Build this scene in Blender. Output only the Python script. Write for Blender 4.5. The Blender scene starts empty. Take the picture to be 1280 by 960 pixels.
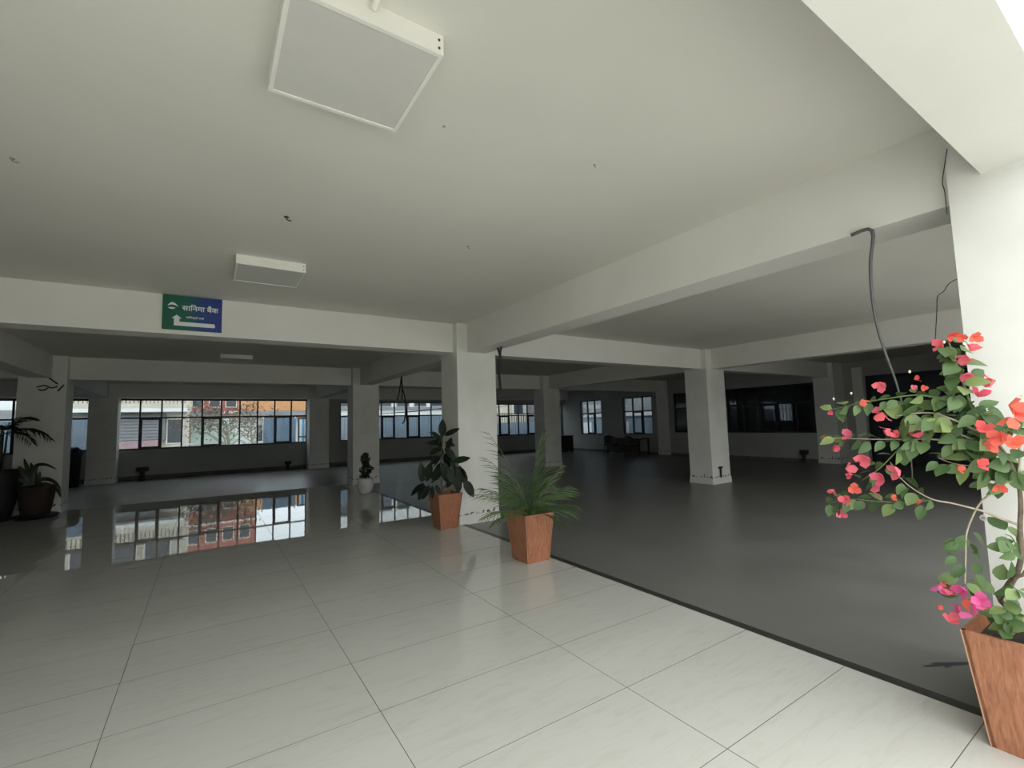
import bpy, math, random
from mathutils import Vector, Matrix

# ------------------------------------------------------------------ camera, sky, exposure
sc = bpy.context.scene
COL = sc.collection
F_PX = 577.706
EYE = Vector((0.0, 0.0, 1.5))
ROT = Matrix(((0.8363124, -0.0227568, -0.5477807),
              (-0.5475567, -0.0850154, -0.8324386),
              (-0.0276261, 0.9961197, -0.0835601)))
cam = bpy.data.cameras.new('camera')
cam.sensor_width = 36.0
cam.lens = F_PX * 36.0 / 1280.0
cam.clip_start = 0.05
cam.clip_end = 500
cam_ob = bpy.data.objects.new('camera', cam)
COL.objects.link(cam_ob)
cam_ob.matrix_world = Matrix.Translation(EYE) @ ROT.to_4x4()
sc.camera = cam_ob

world = bpy.data.worlds.new('overcast_sky')
sc.world = world
world.use_nodes = True
wn = world.node_tree.nodes
wl = world.node_tree.links
bg = wn['Background']
bg.inputs['Strength'].default_value = 1.0
tc = wn.new('ShaderNodeTexCoord')
sep = wn.new('ShaderNodeSeparateXYZ')
ramp = wn.new('ShaderNodeValToRGB')
ramp.color_ramp.elements[0].position = 0.0
ramp.color_ramp.elements[0].color = (0.92, 0.95, 0.945, 1)
ramp.color_ramp.elements[1].position = 0.9
ramp.color_ramp.elements[1].color = (0.98, 1.0, 0.965, 1)
wl.new(tc.outputs['Generated'], sep.inputs[0])
wl.new(sep.outputs['Z'], ramp.inputs[0])
wl.new(ramp.outputs[0], bg.inputs['Color'])

sc.view_settings.view_transform = 'Standard'
sc.view_settings.look = 'None'
sc.view_settings.gamma = 1.0
sc.view_settings.use_curve_mapping = False
sc.view_settings.exposure = 2.06
sc.cycles.max_bounces = 14
sc.cycles.diffuse_bounces = 7
sc.cycles.glossy_bounces = 5
sc.cycles.transmission_bounces = 8
sc.cycles.transparent_max_bounces = 16
sc.cycles.caustics_reflective = False
sc.cycles.caustics_refractive = False
sc.cycles.sample_clamp_indirect = 6.0

rnd = random.Random(7)


def at(px, py, axis, val):
    """World point on the plane axis=val seen at a pixel of the 1280x960 photograph."""
    d = ROT @ Vector(((px - 640) / F_PX, -(py - 480) / F_PX, -1.0))
    i = 'xyz'.index(axis)
    t = (val - EYE[i]) / d[i]
    return EYE + d * t


# ------------------------------------------------------------------ materials
def new_mat(name):
    m = bpy.data.materials.new(name)
    m.use_nodes = True
    nt = m.node_tree
    return m, nt.nodes, nt.links, nt.nodes['Principled BSDF']


def mat_plain(name, col, rough=0.6, metal=0.0, var=0.06, scale=8.0, spec=0.5, bump=0.0, coords='Object', stretch=(1, 1, 1)):
    m, n, l, b = new_mat(name)
    t = n.new('ShaderNodeTexCoord')
    mp = n.new('ShaderNodeMapping')
    mp.inputs['Scale'].default_value = stretch
    l.new(t.outputs[coords], mp.inputs['Vector'])
    ns = n.new('ShaderNodeTexNoise')
    ns.inputs['Scale'].default_value = scale
    ns.inputs['Detail'].default_value = 5
    l.new(mp.outputs[0], ns.inputs['Vector'])
    r = n.new('ShaderNodeValToRGB')
    r.color_ramp.elements[0].position = 0.3
    r.color_ramp.elements[1].position = 0.7
    r.color_ramp.elements[0].color = tuple(c * (1 - var) for c in col) + (1,)
    r.color_ramp.elements[1].color = tuple(min(1, c * (1 + var)) for c in col) + (1,)
    l.new(ns.outputs['Fac'], r.inputs[0])
    l.new(r.outputs[0], b.inputs['Base Color'])
    b.inputs['Roughness'].default_value = rough
    b.inputs['Metallic'].default_value = metal
    b.inputs['Specular IOR Level'].default_value = spec
    if bump:
        bp = n.new('ShaderNodeBump')
        bp.inputs['Strength'].default_value = bump
        bp.inputs['Distance'].default_value = 0.01
        l.new(ns.outputs['Fac'], bp.inputs['Height'])
        l.new(bp.outputs[0], b.inputs['Normal'])
    return m


def mat_random(name, cols, rough=0.5, spec=0.4, trans=0.0):
    """Colour picked per object copy, with faint blotches."""
    m, n, l, b = new_mat(name)
    oi = n.new('ShaderNodeObjectInfo')
    r = n.new('ShaderNodeValToRGB')
    els = r.color_ramp.elements
    for i, c in enumerate(cols):
        p = i / max(1, len(cols) - 1)
        if i < 2:
            e = els[i]
            e.position = p
        else:
            e = els.new(p)
        e.color = tuple(c) + (1,)
    if len(cols) > 2:
        for i, c in enumerate(cols):
            els[i].position = i / (len(cols) - 1)
            els[i].color = tuple(c) + (1,)
    l.new(oi.outputs['Random'], r.inputs[0])
    l.new(r.outputs[0], b.inputs['Base Color'])
    b.inputs['Roughness'].default_value = rough
    b.inputs['Specular IOR Level'].default_value = spec
    if trans:
        tr = n.new('ShaderNodeBsdfTranslucent')
        mx = n.new('ShaderNodeMixShader')
        mx.inputs[0].default_value = trans
        l.new(r.outputs[0], tr.inputs['Color'])
        l.new(b.outputs[0], mx.inputs[1])
        l.new(tr.outputs[0], mx.inputs[2])
        l.new(mx.outputs[0], n['Material Output'].inputs[0])
    return m


def mat_wood(name, c0, c1):
    m, n, l, b = new_mat(name)
    t = n.new('ShaderNodeTexCoord')
    mp = n.new('ShaderNodeMapping')
    mp.inputs['Scale'].default_value = (14, 14, 1.6)
    l.new(t.outputs['Object'], mp.inputs['Vector'])
    ns = n.new('ShaderNodeTexNoise')
    ns.inputs['Scale'].default_value = 5
    ns.inputs['Detail'].default_value = 8
    ns.inputs['Roughness'].default_value = 0.65
    ns.inputs['Distortion'].default_value = 0.8
    l.new(mp.outputs[0], ns.inputs['Vector'])
    r = n.new('ShaderNodeValToRGB')
    r.color_ramp.elements[0].position = 0.35
    r.color_ramp.elements[0].color = c0 + (1,)
    r.color_ramp.elements[1].position = 0.62
    r.color_ramp.elements[1].color = c1 + (1,)
    l.new(ns.outputs['Fac'], r.inputs[0])
    l.new(r.outputs[0], b.inputs['Base Color'])
    b.inputs['Roughness'].default_value = 0.42
    return m


def mat_pillar(name):
    """White paint with flaked dark plaster just above the plinth."""
    m, n, l, b = new_mat(name)
    t = n.new('ShaderNodeTexCoord')
    s = n.new('ShaderNodeSeparateXYZ')
    l.new(t.outputs['Object'], s.inputs[0])
    mr = n.new('ShaderNodeMapRange')
    mr.inputs['From Min'].default_value = 0.14
    mr.inputs['From Max'].default_value = 0.30
    mr.inputs['To Min'].default_value = 0.62
    mr.inputs['To Max'].default_value = 0.30
    l.new(s.outputs['Z'], mr.inputs['Value'])
    ns = n.new('ShaderNodeTexNoise')
    ns.inputs['Scale'].default_value = 13
    ns.inputs['Detail'].default_value = 6
    l.new(t.outputs['Object'], ns.inputs['Vector'])
    lt = n.new('ShaderNodeMath')
    lt.operation = 'LESS_THAN'
    l.new(ns.outputs['Fac'], lt.inputs[0])
    ad = n.new('ShaderNodeMath')
    ad.operation = 'SUBTRACT'
    ad.inputs[1].default_value = 0.12
    l.new(mr.outputs[0], ad.inputs[0])
    l.new(ad.outputs[0], lt.inputs[1])
    n2 = n.new('ShaderNodeTexNoise')
    n2.inputs['Scale'].default_value = 2.2
    n2.inputs['Detail'].default_value = 4
    l.new(t.outputs['Object'], n2.inputs['Vector'])
    r = n.new('ShaderNodeValToRGB')
    r.color_ramp.elements[0].position = 0.3
    r.color_ramp.elements[0].color = (0.69, 0.69, 0.65, 1)
    r.color_ramp.elements[1].position = 0.6
    r.color_ramp.elements[1].color = (0.765, 0.77, 0.74, 1)
    l.new(n2.outputs['Fac'], r.inputs[0])
    mx = n.new('ShaderNodeMix')
    mx.data_type = 'RGBA'
    mx.inputs['B'].default_value = (0.10, 0.095, 0.085, 1)
    l.new(lt.outputs[0], mx.inputs['Factor'])
    l.new(r.outputs[0], mx.inputs['A'])
    l.new(mx.outputs['Result'], b.inputs['Base Color'])
    b.inputs['Roughness'].default_value = 0.55
    return m


def mat_tile():
    m, n, l, b = new_mat('polished_porcelain')
    t = n.new('ShaderNodeTexCoord')
    oi = n.new('ShaderNodeObjectInfo')
    add = n.new('ShaderNodeVectorMath')
    add.operation = 'ADD'
    sc_ = n.new('ShaderNodeVectorMath')
    sc_.operation = 'SCALE'
    sc_.inputs['Scale'].default_value = 37.0
    cmb = n.new('ShaderNodeCombineXYZ')
    l.new(oi.outputs['Random'], cmb.inputs[0])
    l.new(oi.outputs['Random'], cmb.inputs[1])
    l.new(cmb.outputs[0], sc_.inputs[0])
    l.new(t.outputs['Object'], add.inputs[0])
    l.new(sc_.outputs[0], add.inputs[1])
    mp = n.new('ShaderNodeMapping')
    mp.inputs['Scale'].default_value = (1.6, 9, 1)
    mp.inputs['Rotation'].default_value = (0, 0, 0.25)
    l.new(add.outputs[0], mp.inputs['Vector'])
    ns = n.new('ShaderNodeTexNoise')
    ns.inputs['Scale'].default_value = 2.2
    ns.inputs['Detail'].default_value = 8
    ns.inputs['Roughness'].default_value = 0.6
    ns.inputs['Distortion'].default_value = 1.0
    l.new(mp.outputs[0], ns.inputs['Vector'])
    r = n.new('ShaderNodeValToRGB')
    r.color_ramp.elements[0].position = 0.28
    r.color_ramp.elements[0].color = (0.50, 0.492, 0.45, 1)
    r.color_ramp.elements[1].position = 0.5
    r.color_ramp.elements[1].color = (0.545, 0.545, 0.51, 1)
    l.new(ns.outputs['Fac'], r.inputs[0])
    l.new(r.outputs[0], b.inputs['Base Color'])
    b.inputs['Roughness'].default_value = 0.02
    b.inputs['Specular IOR Level'].default_value = 0.5
    return m


def mat_concrete():
    m, n, l, b = new_mat('grey_cement_screed')
    t = n.new('ShaderNodeTexCoord')
    ns = n.new('ShaderNodeTexNoise')
    ns.inputs['Scale'].default_value = 0.9
    ns.inputs['Detail'].default_value = 9
    ns.inputs['Roughness'].default_value = 0.6
    l.new(t.outputs['Object'], ns.inputs['Vector'])
    r = n.new('ShaderNodeValToRGB')
    r.color_ramp.elements[0].position = 0.25
    r.color_ramp.elements[0].color = (0.135, 0.133, 0.125, 1)
    r.color_ramp.elements[1].position = 0.75
    r.color_ramp.elements[1].color = (0.185, 0.183, 0.174, 1)
    l.new(ns.outputs['Fac'], r.inputs[0])
    # one spilt dark stain near the big planter
    vs = n.new('ShaderNodeVectorMath')
    vs.operation = 'SUBTRACT'
    p = at(1186, 828, 'z', 0)
    vs.inputs[1].default_value = (p.x, p.y, 0)
    l.new(t.outputs['Object'], vs.inputs[0])
    mp = n.new('ShaderNodeMapping')
    mp.inputs['Scale'].default_value = (3.4, 19, 0)
    m0 = n.new('ShaderNodeMapping')
    m0.inputs['Rotation'].default_value = (0, 0, 0.55)
    l.new(vs.outputs[0], m0.inputs['Vector'])
    l.new(m0.outputs[0], mp.inputs['Vector'])
    n3 = n.new('ShaderNodeTexNoise')
    n3.inputs['Scale'].default_value = 1.6
    n3.inputs['Detail'].default_value = 4
    l.new(mp.outputs[0], n3.inputs['Vector'])
    ln = n.new('ShaderNodeVectorMath')
    ln.operation = 'LENGTH'
    l.new(mp.outputs[0], ln.inputs[0])
    sm = n.new('ShaderNodeMath')
    sm.operation = 'MULTIPLY_ADD'
    sm.inputs[1].default_value = 1.5
    l.new(n3.outputs['Fac'], sm.inputs[0])
    l.new(ln.outputs['Value'], sm.inputs[2])
    lt = n.new('ShaderNodeMath')
    lt.operation = 'LESS_THAN'
    lt.inputs[1].default_value = 1.25
    l.new(sm.outputs[0], lt.inputs[0])
    mx = n.new('ShaderNodeMix')
    mx.data_type = 'RGBA'
    mx.inputs['B'].default_value = (0.035, 0.036, 0.04, 1)
    l.new(lt.outputs[0], mx.inputs['Factor'])
    l.new(r.outputs[0], mx.inputs['A'])
    l.new(mx.outputs['Result'], b.inputs['Base Color'])
    rr = n.new('ShaderNodeMapRange')
    rr.inputs['To Min'].default_value = 0.24
    rr.inputs['To Max'].default_value = 0.42
    l.new(ns.outputs['Fac'], rr.inputs['Value'])
    l.new(rr.outputs[0], b.inputs['Roughness'])
    return m


def mat_glass(name, tint=(0.68, 0.72, 0.745)):
    m, n, l, b = new_mat(name)
    n.remove(b)
    tr = n.new('ShaderNodeBsdfTransparent')
    tr.inputs['Color'].default_value = tint + (1,)
    gl = n.new('ShaderNodeBsdfGlossy')
    gl.inputs['Roughness'].default_value = 0.02
    fr = n.new('ShaderNodeFresnel')
    ge = n.new('ShaderNodeNewGeometry')
    io = n.new('ShaderNodeMix')
    io.inputs['A'].default_value = 1.5
    io.inputs['B'].default_value = 1 / 1.5
    l.new(ge.outputs['Backfacing'], io.inputs['Factor'])
    l.new(io.outputs['Result'], fr.inputs['IOR'])
    mx = n.new('ShaderNodeMixShader')
    l.new(fr.outputs[0], mx.inputs[0])
    l.new(tr.outputs[0], mx.inputs[1])
    l.new(gl.outputs[0], mx.inputs[2])
    l.new(mx.outputs[0], n['Material Output'].inputs[0])
    return m


def mat_sign():
    m, n, l, b = new_mat('printed_green_to_blue')
    t = n.new('ShaderNodeTexCoord')
    s = n.new('ShaderNodeSeparateXYZ')
    l.new(t.outputs['Object'], s.inputs[0])
    mr = n.new('ShaderNodeMapRange')
    mr.inputs['From Min'].default_value = 0.0
    mr.inputs['From Max'].default_value = 0.58
    l.new(s.outputs['X'], mr.inputs['Value'])
    r = n.new('ShaderNodeValToRGB')
    e = r.color_ramp.elements
    e[0].position = 0.0
    e[0].color = (0.004, 0.105, 0.055, 1)
    e[1].position = 1.0
    e[1].color = (0.020, 0.045, 0.26, 1)
    k = e.new(0.40)
    k.color = (0.005, 0.12, 0.085, 1)
    k = e.new(0.62)
    k.color = (0.016, 0.06, 0.22, 1)
    l.new(mr.outputs[0], r.inputs[0])
    l.new(r.outputs[0], b.inputs['Base Color'])
    b.inputs['Roughness'].default_value = 0.4
    return m


M = dict(
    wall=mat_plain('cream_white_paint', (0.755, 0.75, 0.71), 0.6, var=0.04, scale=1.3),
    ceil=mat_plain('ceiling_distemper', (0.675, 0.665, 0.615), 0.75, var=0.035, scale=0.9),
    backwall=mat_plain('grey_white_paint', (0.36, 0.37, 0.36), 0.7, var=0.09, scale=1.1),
    pillar=mat_pillar('pillar_paint'),
    tile=mat_tile(),
    grout=mat_plain('dark_grout', (0.14, 0.133, 0.12), 0.9),
    concrete=mat_concrete(),
    strip=mat_plain('black_granite_strip', (0.030, 0.028, 0.027), 0.4, var=0.3, scale=30),
    skirt=mat_plain('dusty_dark_skirting', (0.12, 0.115, 0.11), 0.8, var=0.2, scale=5),
    frame=mat_plain('black_blue_aluminium', (0.012, 0.014, 0.022), 0.4),
    glass=mat_glass('window_glass'),
    white_metal=mat_plain('white_enamel', (0.80, 0.79, 0.74), 0.4, var=0.02),
    diffuser=mat_plain('unlit_diffuser', (0.60, 0.60, 0.565), 0.35, var=0.02),
    wood=mat_wood('brown_wood_laminate', (0.25, 0.095, 0.046), (0.42, 0.18, 0.098)),
    edge=mat_plain('pale_laminate_edge', (0.48, 0.27, 0.17), 0.5),
    soil=mat_plain('dark_soil', (0.035, 0.026, 0.02), 0.95, var=0.5, scale=40, bump=0.6),
    bark=mat_plain('grey_brown_bark', (0.17, 0.13, 0.095), 0.85, var=0.3, scale=40, bump=0.5),
    twig=mat_plain('pale_twig', (0.36, 0.31, 0.24), 0.8, var=0.2, scale=40),
    stem=mat_plain('green_stem', (0.12, 0.17, 0.06), 0.6, var=0.2, scale=20),
    leaf=mat_random('bougainvillea_leaf', [(0.06, 0.115, 0.042), (0.085, 0.155, 0.055), (0.13, 0.21, 0.078), (0.25, 0.33, 0.12)], 0.45, 0.4, 0.25),
    bract=mat_random('pink_bract', [(0.78, 0.10, 0.18), (0.84, 0.20, 0.28), (0.86, 0.17, 0.19)], 0.55, 0.2, 0.3),
    magenta=mat_random('magenta_bract', [(0.74, 0.09, 0.32), (0.80, 0.20, 0.42)], 0.55, 0.2, 0.3),
    coral=mat_random('coral_bract', [(0.78, 0.12, 0.10), (0.80, 0.20, 0.13), (0.78, 0.12, 0.14)], 0.55, 0.2, 0.3),
    bud=mat_plain('cream_floret', (0.75, 0.68, 0.52), 0.6),
    rubber=mat_random('rubber_leaf', [(0.006, 0.012, 0.007), (0.010, 0.019, 0.010), (0.014, 0.026, 0.013)], 0.42, 0.22),
    palm=mat_random('palm_leaf', [(0.045, 0.095, 0.028), (0.085, 0.15, 0.05), (0.17, 0.24, 0.10)], 0.45, 0.4, 0.2),
    darkleaf=mat_random('dark_leaf', [(0.012, 0.022, 0.012), (0.02, 0.034, 0.016)], 0.5, 0.4),
    white_pot=mat_plain('white_glaze', (0.72, 0.72, 0.69), 0.35, var=0.03),
    dark_pot=mat_plain('dark_terracotta', (0.032, 0.021, 0.016), 0.8, var=0.25, scale=12),
    black=mat_plain('black_plastic', (0.012, 0.012, 0.013), 0.5),
    cable=mat_plain('black_cable', (0.016, 0.017, 0.018), 0.5),
    grey_cable=mat_plain('grey_cable', (0.10, 0.10, 0.095), 0.5),
    navy=mat_plain('navy_plastic_bag', (0.012, 0.02, 0.055), 0.35, var=0.3, scale=10),
    darkwood=mat_wood('dark_stained_wood', (0.020, 0.014, 0.011), (0.035, 0.024, 0.018)),
    rust=mat_plain('brown_iron', (0.06, 0.035, 0.022), 0.7, var=0.3, scale=30),
    sign=mat_sign(),
    signwhite=mat_plain('white_vinyl', (0.80, 0.82, 0.84), 0.5, var=0.01),
    pave=mat_plain('pale_paving', (0.62, 0.61, 0.57), 0.8, var=0.12, scale=1.5),
    street=mat_plain('grey_street', (0.30, 0.29, 0.28), 0.9, var=0.15, scale=0.8),
    bluewall=mat_plain('blue_grey_sheet', (0.23, 0.29, 0.36), 0.6, var=0.14, scale=2.5, stretch=(3, 1, 0.6)),
    bcream=mat_plain('cream_render', (0.62, 0.57, 0.47), 0.8, var=0.10, scale=1.2),
    bwhite=mat_plain('white_render', (0.82, 0.82, 0.80), 0.8, var=0.05, scale=1.0),
    bred=mat_plain('red_brick_render', (0.46, 0.16, 0.12), 0.85, var=0.14, scale=2.0),
    borange=mat_plain('orange_render', (0.72, 0.36, 0.16), 0.8, var=0.10, scale=1.0),
    bgrey=mat_plain('grey_render', (0.30, 0.30, 0.31), 0.85, var=0.12, scale=1.2),
    alley=mat_plain('dark_alley_render', (0.17, 0.18, 0.19), 0.9, var=0.2, scale=1.5),
    bopp=mat_plain('light_block_grey', (0.42, 0.42, 0.40), 0.85, var=0.12, scale=0.6),
    bgreen=mat_plain('pale_green_render', (0.55, 0.68, 0.60), 0.8, var=0.08, scale=1.0),
    pink=mat_plain('faded_pink_paint', (0.46, 0.32, 0.33), 0.8, var=0.1, scale=1.0),
    dglass=mat_plain('dark_window', (0.05, 0.06, 0.075), 0.15),
    blue=mat_plain('bright_blue_paint', (0.08, 0.28, 0.52), 0.5, var=0.2, scale=2.0),
    tarp=mat_plain('blue_grey_tarpaulin', (0.17, 0.24, 0.32), 0.6, var=0.18, scale=2.0, bump=0.6),
    rail=mat_plain('pale_rail', (0.62, 0.66, 0.66), 0.5),
    treebark=mat_plain('tree_bark', (0.30, 0.26, 0.20), 0.9, var=0.3, scale=6),
    treeleaf=mat_random('street_tree_leaf', [(0.13, 0.11, 0.09), (0.20, 0.15, 0.13)], 0.6, 0.3, 0.2),
    roof=mat_plain('grey_roof_sheet', (0.26, 0.25, 0.26), 0.7, var=0.15, scale=3),
)


# ------------------------------------------------------------------ geometry helpers
class G:
    def __init__(self):
        self.v = []
        self.f = []
        self.smooth = False

    def quad(self, pts):
        i = len(self.v)
        self.v += [tuple(p) for p in pts]
        self.f.append(tuple(range(i, i + len(pts))))
        return self

    def box(self, x0, x1, y0, y1, z0, z1):
        i = len(self.v)
        self.v += [(x0, y0, z0), (x1, y0, z0), (x1, y1, z0), (x0, y1, z0), (x0, y0, z1), (x1, y0, z1), (x1, y1, z1), (x0, y1, z1)]
        for q in ((0, 3, 2, 1), (4, 5, 6, 7), (0, 1, 5, 4), (1, 2, 6, 5), (2, 3, 7, 6), (3, 0, 4, 7)):
            self.f.append(tuple(i + k for k in q))
        return self

    def hexa(self, pts):
        """Box from 8 free corners: bottom four then top four."""
        i = len(self.v)
        self.v += [tuple(p) for p in pts]
        for q in ((0, 3, 2, 1), (4, 5, 6, 7), (0, 1, 5, 4), (1, 2, 6, 5), (2, 3, 7, 6), (3, 0, 4, 7)):
            self.f.append(tuple(i + k for k in q))
        return self

    def tube(self, pts, radii, n=6, cap=True):
        pts = [Vector(p) for p in pts]
        if not isinstance(radii, (list, tuple)):
            radii = [radii] * len(pts)
        elif len(radii) == 2 and len(pts) > 2:
            a, b = radii
            radii = [a + (b - a) * k / (len(pts) - 1) for k in range(len(pts))]
        base = len(self.v)
        up = None
        for k, p in enumerate(pts):
            d = (pts[min(k + 1, len(pts) - 1)] - pts[max(k - 1, 0)])
            if d.length < 1e-9:
                d = Vector((0, 0, 1))
            d.normalize()
            if up is None:
                up = Vector((1, 0, 0)) if abs(d.x) < 0.8 else Vector((0, 1, 0))
            s = d.cross(up)
            if s.length < 1e-6:
                s = d.cross(Vector((0.3, 1, 0.2)))
            s.normalize()
            up = s.cross(d)
            for j in range(n):
                a = 2 * math.pi * j / n
                q = p + (s * math.cos(a) + up * math.sin(a)) * radii[k]
                self.v.append(tuple(q))
        for k in range(len(pts) - 1):
            for j in range(n):
                a = base + k * n + j
                b = base + k * n + (j + 1) % n
                self.f.append((a, b, b + n, a + n))
        if cap:
            self.f.append(tuple(base + j for j in range(n))[::-1])
            self.f.append(tuple(base + (len(pts) - 1) * n + j for j in range(n)))
        return self

    def lathe(self, prof, n=20, c=(0, 0, 0)):
        base = len(self.v)
        for r, z in prof:
            for j in range(n):
                a = 2 * math.pi * j / n
                self.v.append((c[0] + r * math.cos(a), c[1] + r * math.sin(a), c[2] + z))
        for k in range(len(prof) - 1):
            for j in range(n):
                a = base + k * n + j
                b = base + k * n + (j + 1) % n
                self.f.append((a, b, b + n, a + n))
        self.f.append(tuple(base + j for j in range(n))[::-1])
        self.f.append(tuple(base + (len(prof) - 1) * n + j for j in range(n)))
        return self

    def mesh(self, name, mat):
        me = bpy.data.meshes.new(name)
        me.from_pydata(self.v, [], self.f)
        if mat:
            me.materials.append(mat)
        if self.smooth:
            me.polygons.foreach_set('use_smooth', [True] * len(me.polygons))
        me.update()
        return me


def obj(name, g, mat=None, parent=None, loc=(0, 0, 0), smooth=False, rot=None):
    if isinstance(g, G):
        g.smooth = smooth
        me = g.mesh(name, mat)
    else:
        me = g
    o = bpy.data.objects.new(name, me)
    COL.objects.link(o)
    o.location = loc
    if rot:
        o.rotation_euler = rot
    if parent:
        o.parent = parent
    return o


def tag(o, label=None, cat=None, group=None, kind=None):
    if label:
        o['label'] = label
    if cat:
        o['category'] = cat
    if group:
        o['group'] = group
    if kind:
        o['kind'] = kind
    return o


def thing(name, label, cat, loc=(0, 0, 0), group=None, kind=None, rz=0.0):
    o = bpy.data.objects.new(name, None)
    o.empty_display_size = 0.2
    COL.objects.link(o)
    o.location = loc
    o.rotation_euler = (0, 0, rz)
    return tag(o, label, cat, group, kind)


def smooth_path(pts, k=4):
    """Catmull-Rom through the points."""
    pts = [Vector(p) for p in pts]
    out = []
    for i in range(len(pts) - 1):
        p0 = pts[max(i - 1, 0)]
        p1, p2 = pts[i], pts[i + 1]
        p3 = pts[min(i + 2, len(pts) - 1)]
        for j in range(k):
            t = j / k
            out.append(0.5 * ((2 * p1) + (p2 - p0) * t + (2 * p0 - 5 * p1 + 4 * p2 - p3) * t * t + (3 * p1 - p0 - 3 * p2 + p3) * t ** 3))
    out.append(pts[-1])
    return out


def orient(loc, along, normal, s=1.0, sx=1.0):
    y = Vector(along).normalized()
    z = Vector(normal)
    z = z - y * z.dot(y)
    if z.length < 1e-4:
        z = Vector((0.3, 0.2, 1)) - y * y.z
    z.normalize()
    x = y.cross(z)
    m = Matrix((x, y, z)).transposed().to_4x4()
    return Matrix.Translation(loc) @ m @ Matrix.Diagonal((s * sx, s, s, 1))


# ------------------------------------------------------------------ floor
XT0, TW, TD = -4.028, 1.206, 0.6045
YT0 = 1.955 - 6 * TD
NXT, NYT = 6, 24
YT1 = YT0 + NYT * TD
XT1 = XT0 + NXT * TW
floor = tag(obj('floor', G().box(XT0, XT1, YT0, YT1, -0.15, -0.0018), M['grout']), 'polished beige tiled floor of the passage', kind='structure')
gap = 0.0018
tile_me = G().hexa([(-TW / 2 + gap, -TD / 2 + gap, -0.012), (TW / 2 - gap, -TD / 2 + gap, -0.012), (TW / 2 - gap, TD / 2 - gap, -0.012), (-TW / 2 + gap, TD / 2 - gap, -0.012),
                    (-TW / 2 + gap, -TD / 2 + gap, 0), (TW / 2 - gap, -TD / 2 + gap, 0), (TW / 2 - gap, TD / 2 - gap, 0), (-TW / 2 + gap, TD / 2 - gap, 0)]).mesh('tile', M['tile'])
tile_me.materials.append(M['grout'])
for p_ in tile_me.polygons:
    p_.material_index = 0 if p_.normal.z > .5 else 1
for i in range(NXT):
    for j in range(NYT):
        o = obj('tile', tile_me, parent=floor, loc=(XT0 + (i + .5) * TW, YT0 + (j + .5) * TD, 0))
        o.rotation_euler = (rnd.uniform(-.0007, .0007), rnd.uniform(-.0005, .0005), 0)
XS0, XS1 = XT1 + 0.002, XT1 + 0.085
g = G()
g.box(XS1, 16.9, -1.67, 19.5, -0.15, -0.012)
g.box(-9.6, XS1, YT1 + 0.001, 19.5, -0.15, -0.012)
g.box(-9.6, XT0 - 0.001, -1.67, YT1 + 0.001, -0.15, -0.012)
tag(obj('floor', g, M['concrete']), 'dull grey cement floor of the empty halls', kind='structure')
tag(obj('trim_1', G().box(XS0, XS1, YT0, YT1, -0.15, -0.002), M['strip']), 'black edging strip between tile and cement', kind='structure')

# ------------------------------------------------------------------ shell
tag(obj('ceiling', G().box(-9.6, 16.9, 0.26, 19.6, 3.08, 3.30), M['ceil']), 'cream painted ceiling slab', kind='structure')


def beam(x0, x1, y0, y1, z0, label):
    return tag(obj('ceiling_beam', G().box(x0, x1, y0, y1, z0, 3.09 if z0 < 2.7 else 3.9), M['wall']), label, 'beam', kind='structure')


BX = (-2.92, 3.37, 9.74)
for x, lab in zip(BX, ('ceiling beam running back over the pillar at far left', 'ceiling beam running back above the black floor strip', 'ceiling beam running back over the pillar in the dark hall')):
    beam(x, x + 0.33, 0.57, 19.25, 2.62, lab)
for y, lab in zip((6.5, 12.7, 18.9), ('cross beam carrying the green and blue sign', 'cross beam over the second row of pillars', 'cross beam above the far windows')):
    beam(-9.6, 16.1, y, y + 0.33, 2.625, lab)
beam(-9.6, 16.9, 0.26, 0.57, 2.715, 'bright front beam over the entrance at upper right')

PW, PD = 0.69, 0.58
PILLARS = [
    (3.31, 0.12, 'bright white pillar behind the bougainvillea pot'),
    (3.187, 6.365, 'white pillar with flaked foot between rubber plant and palm'),
    (9.53, 6.365, 'white pillar standing alone in the dark hall with black stub pipe'),
    (15.94, 6.365, 'dim pillar at the right end of the long dark window'),
    (-3.06, 12.5, 'dim pillar behind the strap leaved planter'),
    (3.187, 12.5, 'grey pillar behind the small white pot'),
    (9.5, 12.5, 'dim pillar seen above the palm fronds'),
    (15.93, 12.5, 'dark pillar on the right wall between two windows'),
    (-3.05, 18.75, 'dark far pillar left of the wide window'),
    (3.187, 18.75, 'dark far pillar right of the wide window'),
    (9.55, 18.75, 'far pillar hidden behind the white pillar'),
]
for x, y, lab in PILLARS:
    p = tag(obj('pillar', G().box(0, PW, 0, PD, 0.0, 3.085), M['pillar'], loc=(x, y, -0.012)), lab, 'pillar', kind='structure')
    e = 0.016
    obj('plinth', G().hexa([(-e, -e, 0), (PW + e, -e, 0), (PW + e, PD + e, 0), (-e, PD + e, 0),
                            (-e * .6, -e * .6, 0.14), (PW + e * .6, -e * .6, 0.14), (PW + e * .6, PD + e * .6, 0.14), (-e * .6, PD + e * .6, 0.14)]), M['wall'], p)

WY = 19.4      # inner face of the far wall
WX = 15.97     # inner face of the right wall


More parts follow.
